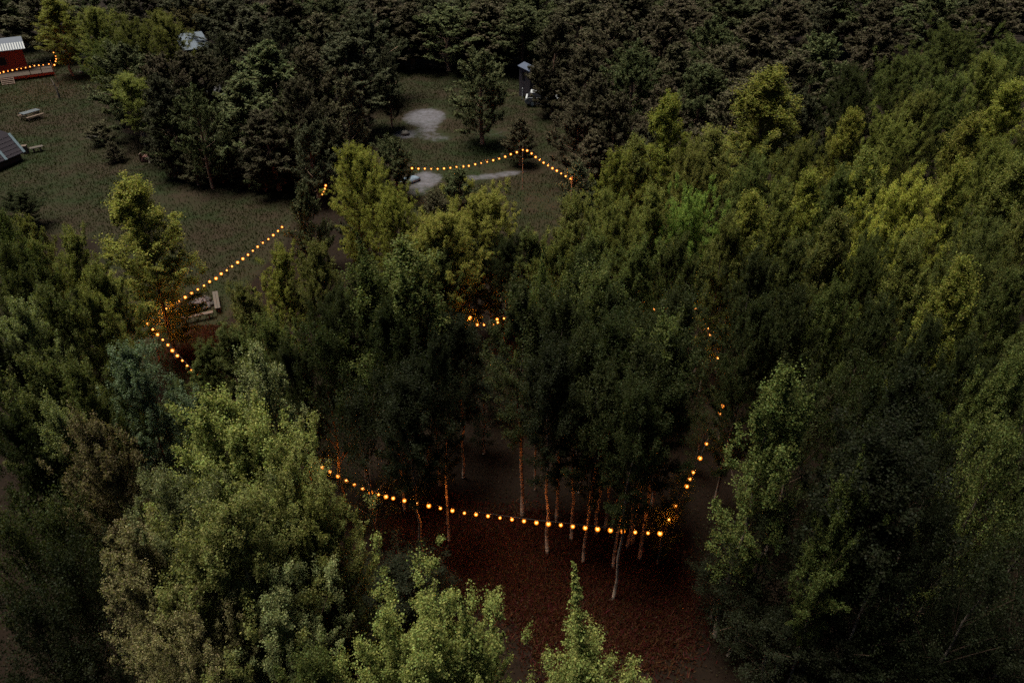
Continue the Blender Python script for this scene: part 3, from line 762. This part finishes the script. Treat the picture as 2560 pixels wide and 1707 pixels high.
lights("bulb string running right from the pole in the far clearing", [(x, y, 3.45 - .06 * i) for i, (x, y) in enumerate(FAR2)], start=FARTOP)
LEFT = [(705, 568), (695, 577.5), (683, 588), (671, 598), (657, 607), (644, 617), (632, 627), (620, 637), (607, 647), (594, 656), (580, 666), (567, 676), (553, 684.5), (540, 696), (524, 704), (510, 714), (494.5, 723.5), (479, 733.5), (463, 743), (447, 753), (430, 763), (415, 772), (397, 782)]
W = lights("bulb string along the lawn past the fire pit", [(x, y, 2.9) for x, y in LEFT])
CORNER = at(362, 786, 3.2)
LEFT2 = [(370, 809), (382, 823), (394, 836), (407, 849), (420, 862), (431, 876), (443.5, 889), (456, 901), (468, 914), (480, 926), (493, 939)]
lights("bulb string dropping from the corner pole beside the bluish birch", [(x, y, 3.0) for x, y in LEFT2], start=CORNER)
lights("three bulbs hanging behind the rounded yellow green birch", [(806, 486, 2.8), (809, 479, 2.8), (812, 472, 2.8), (814, 464, 2.8)])
BOT = [(785, 1157), (805, 1168), (825, 1179), (845, 1190), (866, 1201), (886, 1211), (907, 1221), (927, 1231), (946, 1236), (965, 1241), (983, 1245)] + \
      [(1011, 1251), (1041, 1258), (1072, 1264), (1101, 1270), (1131, 1276), (1161, 1282), (1190, 1285.5), (1220, 1289.5), (1250, 1294), (1280, 1298), (1310, 1302), (1341, 1306), (1371, 1309), (1402, 1312), (1432, 1315.5), (1463, 1319), (1494, 1322), (1526, 1325), (1557, 1327.5), (1588, 1330), (1620, 1332), (1650, 1333)]
WB = lights("long bulb string crossing the brown clearing in front of the lit trunks", [(x, y, 3.0) for x, y in BOT])
RIGHT = [(1672, 1298), (1688, 1264), (1717, 1215), (1724, 1197), (1733, 1180), (1750, 1145), (1766, 1109), (1799, 1034), (1806, 1015), (1810, 936), (1795, 895), (1775, 837), (1772, 821), (1761, 774)]
WR = lights("bulb string climbing the picture along the right side of the grove", [(x, y, 3.1) for x, y in RIGHT], start=WB[-1])
BACK = lerp_pts((1740, 772, 3.1), (1400, 779, 3.0), 14, .15) + [(1390, 778, 2.9), (1372, 779, 2.85), (1356, 779, 2.9), (1355, 787, 2.6), (1352, 794, 2.4), (1330, 797, 2.6), (1308, 800, 2.7), (1282, 798, 2.8), (1260, 796, 2.9), (1243, 798, 2.8), (1244, 806, 2.6), (1233, 812, 2.5), (1210, 812, 2.7), (1193, 812, 2.9), (1176, 793, 3.1), (1174, 797, 2.9)]
lights("bulb string at the dark back of the grove, glimpsed between crowns", BACK, start=WR[-1])

def pole(label, top, r=.05):
    b = MB()
    L = top.z + .3 - gz(top.x, top.y)
    b.tube([(0, 0, -.1), (0.01, 0, L * .5), (0, 0, L)], [r, r * .9, r * .75], 8)
    o = empty("light_pole", (top.x, top.y, gz(top.x, top.y)))
    b.build("post", M_POLE, o)
    c = MB(); c.tube([(0, 0, L - .22), (0, 0, L - .14)], r * 1.1, 8); c.tube([(r, 0, L - .18), (r + .06, 0, L - .18)], .008, 5)
    c.build("hook", M_CABLE, o)
    tag(o, label, "pole", "poles carrying the festoon lights")
pole("pole at the peak of the far light string", FARTOP, .035)
pole("orange lit pole at the corner of the left light string", CORNER, .07)
pole("pole beside the right end of the cabin deck lights", at(128, 158, 2.8))
pole("pole at the right end of the far light string", at(1430, 449, 2.7))

# slender lit trunks in the grove carry no low branches: young birches standing round the bottom string
def bare_birch(px, py, h, wpx, tone, label):
    b = at(px, py, 0)
    ang = math.atan2(1, 1)
    place('grove', b.x, b.y, h, wpx, tone, label, "birches of the lit grove")
for px, py, h, w, lab in [
    (1100, 1212, 9.5, 2.2, "birch with pale straight trunk, leftmost of the two lit above the string"),
    (1158, 1192, 9.5, 2.2, "birch with thin pale trunk right of the straight pale trunk"),
    (1305, 1288, 12.5, 2.8, "birch whose faint trunk leans behind the middle of the long string"),
    (1428, 1352, 11.5, 2.2, "slim birch with the brightest orange trunk crossing the long string"),
    (1480, 1268, 12.0, 2.4, "slim birch with bowed orange trunk just right of the brightest trunk"),
    (1512, 1325, 11.5, 2.2, "thin dim birch between the bowed trunk and the straight orange trunk"),
    (1533, 1318, 12.0, 2.4, "slim birch with straight orange trunk right of the bowed one"),
    (1567, 1370, 11.5, 2.3, "thin dark birch before the right part of the long string"),
    (1598, 1400, 12.0, 2.6, "leaning birch with a bright streak near the right end of the string"),
    (1628, 1270, 12.0, 2.4, "dim birch behind the right end of the long string"),
    (1440, 1168, 12.0, 2.6, "far dim birch seen deep behind the brightest orange trunk"),
    (2010, 1690, 12.5, 3.4, "leaning pale trunked birch in the black lower right corner")]:
    bare_birch(px, py, h, w, 'dark green' if 1300 < px < 1700 else 'shaded green', lab)

# ---------------------------------------------------------------- red cabin with deck
def face(px0, py0, px1, py1, h0=0, h1=0):
    a, b = at(px0, py0, h0), at(px1, py1, h1)
    return a, b
A = at(75, 183, 0); Bp = at(-60, 200, 0)
ux = (A - Bp); ux.z = 0; ux.normalize()
uy = Vector((-ux.y, ux.x, 0))
rz = math.atan2(ux.y, ux.x)
cab = empty("red_cabin", A, rz)
tag(cab, "red board cabin with ribbed pale roof and lit deck, cut by the left edge", "cabin")
# local frame: x runs along the front to the right corner at 0, y goes back
Lc, Dc, Hc = 9.0, 5.0, 3.05
w = MB()
w.box((-Lc / 2, Dc / 2, Hc / 2), (Lc, Dc, Hc)); w.poly([(-Lc, .002, Hc), (-Lc, Dc / 2, Hc + .72), (-Lc, Dc, Hc)]); w.poly([(0, 0, Hc), (0, Dc, Hc), (0, Dc / 2, Hc + .72)])
for i in range(60): w.box((-.08 - i * .15, -.008, Hc / 2), (.03, .02, Hc - .02))
w.build("wall", M_RED, cab)
rf = MB()
def slab(y0, z0, y1, z1, th=.07):
    rf.hexa([(-Lc - .4, y0, z0), (.4, y0, z0), (.4, y1, z1), (-Lc - .4, y1, z1)], [(-Lc - .4, y0, z0 + th), (.4, y0, z0 + th), (.4, y1, z1 + th), (-Lc - .4, y1, z1 + th)])
slab(-.55, Hc - .12, Dc / 2, Hc + .79); slab(Dc / 2 + .002, Hc + .79, Dc + .55, Hc - .12)
roof = rf.build("roof", M_ROOFMETAL, cab)
rb = MB()
for i in range(34):
    x = .32 - i * .28
    rb.bar((x, -.58, Hc - .02), (x, 1.05, Hc + .467), .15, .05)
rb.build("roof_ribs", M_ROOFWHITE, roof)
dk = MB()
for i in range(16): dk.box((-Lc / 2 + 1.3, -.12 - i * .2, .52), (Lc + 2.6, .18, .05))
dk.build("deck", plain("deck_boards", (.03, .022, .018), .9, .4, 4), cab)
sk_ = MB(); sk_.box((-Lc / 2 + 1.3, -3.2, .36), (Lc + 2.56, .05, .27)); sk_.build("deck_fascia", M_RED, cab)
for x in (2.4, -.6, -5.4):
    q = MB(); q.box((x, -3.1, .24), (.12, .12, .48)); q.build("deck_leg", M_WOODDARK, cab)
rl = MB(); rl.box((1.3, -3.12, 1.32), (2.6, .07, .07)); rl.box((1.3, -3.12, .95), (2.6, .04, .05)); rl.build("deck_rail", M_WOOD, cab)
for x in (.05, 1.3, 2.55):
    q = MB(); q.box((x, -3.12, .93), (.08, .08, .76)); q.build("rail_post", M_WOOD, cab)
wi = MB(); wi.box((-2.6, -.02, 1.75), (1.1, .05, 1.0)); win = wi.build("window", M_WOODPALE, cab)
wp = MB(); wp.box((-2.6, -.05, 1.75), (.94, .03, .84)); wp.build("pane", M_GLASS, win)
dr = MB(); dr.box((-5.0, -.02, 1.57), (.95, .05, 2.0)); door = dr.build("door", M_WOODDARK, cab)
hd = MB(); hd.box((-4.62, -.07, 1.5), (.03, .06, .14)); hd.build("handle", M_TRIM, door)
stp = at(18, 200, .5)
stv = stp - A; sx_ = stv.dot(ux)
for i in range(4):
    q = MB(); q.box((sx_, -3.42 - i * .34, .44 - i * .12), (1.25, .30, .05)); q.build("step", M_WOODPALE, cab)
stg = MB()
for s_ in (-.66, .66): stg.bar((sx_ + s_, -3.24, .48), (sx_ + s_, -4.66, .0), .05, .16)
stg.build("stair_stringer", M_WOODDARK, cab)

# pale roofed building deep in the pines
c0 = at(490, 118, 2.6)
o = empty("metal_roofed_shed", (c0.x, c0.y, 0), rz + .02)
tag(o, "shed with pale metal roof buried among pines at the upper left", "shed")
q = MB(); q.box((0, 1.2, 1.3), (3.0, 3.6, 2.6)); q.build("wall", M_WOODDARK, o)
q = MB(); q.hexa([(-1.75, -.9, 2.5), (1.75, -.9, 2.5), (1.75, 3.4, 3.6), (-1.75, 3.4, 3.6)], [(-1.75, -.9, 2.57), (1.75, -.9, 2.57), (1.75, 3.4, 3.67), (-1.75, 3.4, 3.67)])
for i in range(14): q.bar((-1.7 + i * .26, -.9, 2.585), (-1.7 + i * .26, 3.4, 3.685), .05, .03)
q.build("roof", plain("zinc_roof", (.045, .058, .08), .55, .25, 2), o)

# dark hut under the pines with a pale eave
c0 = at(538, 290, 0)
o = empty("dark_hut", (c0.x, c0.y, 0), .12)
tag(o, "dark hut under the pines with a thin pale eave showing", "hut")
q = MB(); q.box((0, 1.2, 1.05), (2.4, 2.4, 2.1)); q.build("wall", M_WOODDARK, o)
q = MB(); q.hexa([(-1.4, -.25, 2.12), (1.4, -.25, 2.12), (1.4, 2.7, 2.5), (-1.4, 2.7, 2.5)], [(-1.4, -.25, 2.18), (1.4, -.25, 2.18), (1.4, 2.7, 2.56), (-1.4, 2.7, 2.56)])
rf_ = q.build("roof", M_ROOFDARK, o)
q = MB(); q.box((0, -.27, 2.16), (2.8, .03, .12)); q.build("eave", M_WOODPALE, rf_)
q = MB(); q.box((.5, -.02, 1.2), (.6, .05, .5)); q.build("window", M_GLASS, o)

# reddish log pile and a pale stake under the pines
c0 = at(405, 402, 0)
o = empty("log_pile", (c0.x, c0.y, gz(c0.x, c0.y)), .05)
tag(o, "low reddish stack of logs under the pines by the lawn", "log pile")
rr = random.Random(4); q = MB()
for r_ in range(3):
    for i in range(17 - r_): q.tube([(-1.7 + i * .2 + r_ * .1, -.35, .1 + r_ * .17), (-1.7 + i * .2 + r_ * .1, .35, .1 + r_ * .17)], rr.uniform(.08, .105), 8)
q.build("logs", plain("red_logs", (.085, .042, .036), .9, .4, 7), o)
q = MB()
for x in (-1.86, 1.66): q.box((x, 0, .35), (.07, .5, .72))
q.build("end_stakes", M_WOODDARK, o)

# white car half hidden behind a pine
c0 = at(1362, 262, 0)
car = empty("parked_car", (c0.x, c0.y, gz(c0.x, c0.y) + .02), R(-4))
tag(car, "white car parked behind a brownish pine beside the tall grey hut", "car")
def loft(profile, ys, mb):
    """profile: list of (x,z) outline, ys: half widths per ring -> closed body"""
    n = len(profile); b = len(mb.v)
    for sgn, k in ((-1, 0), (1, 1)):
        for (x, z), hw in zip(profile, ys): mb.v.append((x, sgn * hw, z))
    for i in range(n):
        j = (i + 1) % n
        mb.f.append((b + i, b + n + i, b + n + j, b + j))
    mb.f.append(tuple(b + i for i in range(n))); mb.f.append(tuple(b + n + i for i in reversed(range(n))))
q = MB(); prof = [(-2.15, .35), (-2.2, .62), (-2.12, .92), (-1.75, 1.0), (1.05, .98), (1.85, .86), (2.2, .72), (2.22, .4), (2.0, .28), (-1.95, .28)]
loft(prof, [.78, .82, .82, .84, .84, .80, .72, .72, .78, .78], q)
body = q.build("body", M_CARWHITE, car)
q = MB(); prof = [(-1.95, .99), (-1.55, 1.44), (.05, 1.47), (.95, .98)]
loft(prof, [.80, .62, .62, .80], q); q.build("cabin_glass", M_GLASS, car)
q = MB(); q.box((-.75, 0, 1.475), (1.7, 1.22, .05)); q.build("roof", M_CARWHITE, car)
for x in (-1.35, 1.35):
    for y in (-.80, .80):
        q = MB(); q.tube([(x, y - .1, .32), (x, y + .1, .32)], .32, 16); wh = q.build("wheel", M_TYRE, car)
        q = MB(); q.tube([(x, y - .115, .32), (x, y + .115, .32)], .18, 12); q.build("rim", M_TRIM, wh)
for y in (-.58, .58):
    q = MB(); q.box((2.2, y, .64), (.08, .28, .14)); q.build("headlight", M_TRIM, car)
# slim white post in front of the hut
c0 = at(1306, 250, 0)
o = empty("white_post", (c0.x, c0.y, gz(c0.x, c0.y)))
tag(o, "thin white post standing at the foot of the tall grey hut", "post")
q = MB(); q.tube([(0, 0, -.1), (0, 0, 1.25)], .05, 8); q.build("post", M_CARWHITE, o)
q = MB(); q.ball((0, 0, 1.29), .07, 8, 6); q.build("cap", M_CARWHITE, o)

# tall narrow grey hut
c0 = at(1298, 240, 0)
tw = empty("tall_hut", (c0.x, c0.y, 0), R(-24))
tag(tw, "tall narrow grey boarded hut with sloping roof and one dark window", "hut")
q = MB(); q.hexa([(0, 0, -.1), (1.35, 0, -.1), (1.35, 1.5, -.1), (0, 1.5, -.1)], [(0, 0, 3.3), (1.35, 0, 2.85), (1.35, 1.5, 2.85), (0, 1.5, 3.3)])
for i in range(9): q.box((.07 + i * .15, -.006, 1.35), (.02, .015, 2.6))
q.build("wall", M_TOWER, tw)
q = MB(); q.hexa([(-.15, -.2, 3.36), (1.6, -.2, 2.78), (1.6, 1.75, 2.78), (-.15, 1.75, 3.36)], [(-.15, -.2, 3.42), (1.6, -.2, 2.84), (1.6, 1.75, 2.84), (-.15, 1.75, 3.42)])
q.build("roof", plain("blue_grey_roof", (.05, .06, .09), .5, .2, 3), tw)
q = MB(); q.box((.52, -.02, 2.35), (.34, .05, .72)); wn_ = q.build("window", M_WOODDARK, tw)
q = MB(); q.box((.52, -.05, 2.35), (.26, .02, .64)); q.build("pane", M_GLASS, wn_)

# low hut with a grey lean-to roof between pale barge boards
E1, E2 = at(13, 393, 1.0), at(58, 374, 1.0)
u1 = (E2 - E1).normalized(); v1 = Vector((-u1.y, u1.x, 0))
hut = empty("small_hut", (E2.x, E2.y, gz(E2.x, E2.y)), math.atan2(u1.y, u1.x))
tag(hut, "low hut at the left edge with grey lean-to roof between pale barge boards", "hut")
LW = (E2 - E1).length
q = MB(); q.box((-2.6, 2.0, .55), (5.0, 3.1, 1.1)); q.build("wall", M_WOODDARK, hut)
q = MB(); q.hexa([(-5.2, 0, .68), (.06, 0, .68), (.06, 1.05, 2.3), (-5.2, 1.05, 2.3)], [(-5.2, 0, .76), (.06, 0, .76), (.06, 1.05, 2.38), (-5.2, 1.05, 2.38)])
for k in range(5): q.bar((-5.2, .14 + k * .2, .985 + k * .3085), (.06, .14 + k * .2, .985 + k * .3085), .02, .015)
fr_ = q.build("lean_to_roof", M_SHINGLE, hut)
for x in (0, -LW):
    q = MB(); q.bar((x, -.03, .74), (x, 1.05, 2.41), .26, .06); q.build("barge_board", M_TRIM, fr_)
q = MB(); q.hexa([(-5.2, 1.08, 2.36), (.12, 1.08, 2.36), (.12, 3.7, 1.5), (-5.2, 3.7, 1.5)], [(-4.2, 1.85, 3.15), (-.75, 1.85, 3.15), (-.75, 2.8, 3.1), (-4.2, 2.8, 3.1)])
q.build("roof", M_SHINGLEDARK, hut)
c0 = at(66, 384, 0)
o = empty("wooden_box", (c0.x, c0.y, gz(c0.x, c0.y)), R(10))
tag(o, "small pale wooden box between the low hut and its plank bench", "box")
q = MB(); q.box((0, 0, .36), (.42, .42, .72)); q.build("box_side", plain("box_wood", (.13, .10, .088), .8, .2, 6), o)
q = MB(); q.box((0, 0, .74), (.48, .48, .04)); q.build("lid", M_WOODPALE, o)
def bench(name, label, p, q_, w, h, mat, cat="bench", group=None):
    p = Vector((p.x, p.y, gz(p.x, p.y))); q2 = Vector((q_.x, q_.y, gz(q_.x, q_.y)))
    d = q2 - p; L = d.length
    o = empty(name, (p + q2) / 2, math.atan2(d.y, d.x)); tag(o, label, cat, group)
    b = MB(); b.box((0, -w * .26, h), (L, w * .47, .05)); b.box((0, w * .26, h), (L, w * .47, .05)); b.build("seat", mat, o)
    for s in (-1, 1):
        b = MB(); b.box((s * (L / 2 - .28), 0, (h - .03) / 2), (.10, w * .85, h - .03)); b.build("leg", M_WOODDARK, o)
bench("plank_bench", "short grey plank bench to the right of the low hut", at(74, 372, .45), at(107, 365, .45), .55, .45, M_WOOD)

# picnic table
c0 = at(80, 296, 0)
o = empty("picnic_table", (c0.x, c0.y, gz(c0.x, c0.y)), R(60))
tag(o, "weathered picnic table on the grass between cabin and low hut", "picnic table")
q = MB()
for i in range(5): q.box((0, -.36 + i * .18, .76), (1.9, .165, .04))
q.build("table_top", plain("weathered_top", (.040, .05, .06), .7, .25, 4, (1, 6, 1)), o)
for s in (-1, 1):
    q = MB(); q.box((0, s * .78, .45), (1.9, .26, .045)); q.build("bench_seat", M_WOODDARK, o)
    q = MB()
    q.bar((s * .68, -.30, .73), (s * .68, -.72, 0), .06, .09); q.bar((s * .68, .30, .73), (s * .68, .72, 0), .06, .09); q.box((s * .74, 0, .40), (.05, 1.8, .09))
    q.build("trestle", M_WOODDARK, o)

# pale broken stake near the cabin
c0 = at(149, 245, 0)
o = empty("tree_stump", (c0.x, c0.y, gz(c0.x, c0.y)))
tag(o, "pale leaning dead trunk on the grass in front of the cabin deck", "dead tree")
q = MB(); q.tube([(0, 0, -.1), (-.05, .05, .7), (-.2, .15, 1.5), (-.45, .3, 2.1)], [.13, .11, .08, .04], 8); q.build("trunk", M_BIRCH, o)
q = MB(); q.tube([(-.06, .05, .8), (.15, .1, 1.2), (.3, .12, 1.3)], [.05, .035, .015], 6); q.tube([(-.18, .14, 1.4), (-.5, -.1, 1.5)], [.04, .012], 6); q.build("branch", M_BIRCH, o)

# pale trailer shape at the edge of the pines: two boulders
def boulder(px, py, r, label, mat=M_STONE, group=None, sc=(1, .85, .7)):
    c0 = at(px, py, 0)
    rr = random.Random(int(px * 7 + py)); q = MB()
    q.ball((0, 0, r * .3), r, 10, 7, sc, .14, rr)
    o = link("boulder", q.mesh("boulder", True), mat); o.location = (c0.x, c0.y, gz(c0.x, c0.y)); o.rotation_euler = (0, 0, rr.uniform(0, 6))
    tag(o, label, "boulder", group); return o
boulder(213, 148, .85, "large pale boulder at the edge of the pines right of the cabin lights")
boulder(198, 157, .35, "small pale stone beside the large boulder right of the cabin lights")
boulder(204, 183, .28, "little bluish stone below the boulder right of the cabin")
boulder(1013, 337, .45, "pale boulder on the lower left rim of the sand patch")

# pale blue sheet over a heap by the far lights
c0 = at(1026, 455, 0)
o = empty("covered_heap", (c0.x, c0.y, gz(c0.x, c0.y)), R(30))
tag(o, "small heap under a pale blue sheet beside the bare patch", "heap")
rr = random.Random(8); q = MB(); q.ball((0, 0, .1), .75, 12, 7, (1.2, .6, .55), .12, rr); q.build("sheet", M_TARP, o, True)
q = MB(); q.ball((.7, .1, .05), .3, 8, 6, (1, 1, .7), .15, rr); q.ball((-.75, -.1, .05), .26, 8, 6, (1, 1, .7), .15, rr); q.build("weights", M_STONE, o)

# fire pit with plank benches
c0 = at(503, 762, 0)
fp = empty("fire_pit", (c0.x, c0.y, gz(c0.x, c0.y)))
tag(fp, "round fire pit of stones and charred wood beside the plank benches", "fire pit")
rr = random.Random(12)
for k in range(13):
    a_ = k * 6.283 / 13 + rr.uniform(-.15, .15); q = MB(); r_ = rr.uniform(.11, .2)
    q.ball((rr.uniform(.6, .8) * math.cos(a_), rr.uniform(.6, .8) * math.sin(a_), r_ * .5), r_, 8, 6, (1.1, 1, .75), .15, rr); q.build("stone", M_STONE if k in (4, 9) else M_STONEDARK, fp, True)
q = MB(); q.ball((0, 0, .0), .62, 14, 7, (1, 1, .35), .10, rr); q.build("ash_bed", M_ASH, fp)
q = MB()
for k in range(9):
    a_ = rr.uniform(0, 3.14); x, y = rr.uniform(-.25, .25), rr.uniform(-.25, .25); l = rr.uniform(.25, .45)
    q.tube([(x - l * math.cos(a_), y - l * math.sin(a_), .16 + .02 * k), (x + l * math.cos(a_), y + l * math.sin(a_), .22 + .02 * k)], rr.uniform(.04, .07), 7)
q.build("charred_wood", plain("charred", (.06, .045, .045), .9, .5, 9), fp)
bench("plank_bench", "pinkish plank bench on the near side of the fire pit", at(450, 795, .42), at(532, 778, .42), .30, .42, M_WOODPALE)
bench("plank_bench", "greyish plank bench on the right side of the fire pit", at(537, 728, .42), at(544, 770, .42), .34, .42, M_WOOD)
boulder(474, 758, .17, "pale stone on the left side of the fire pit")
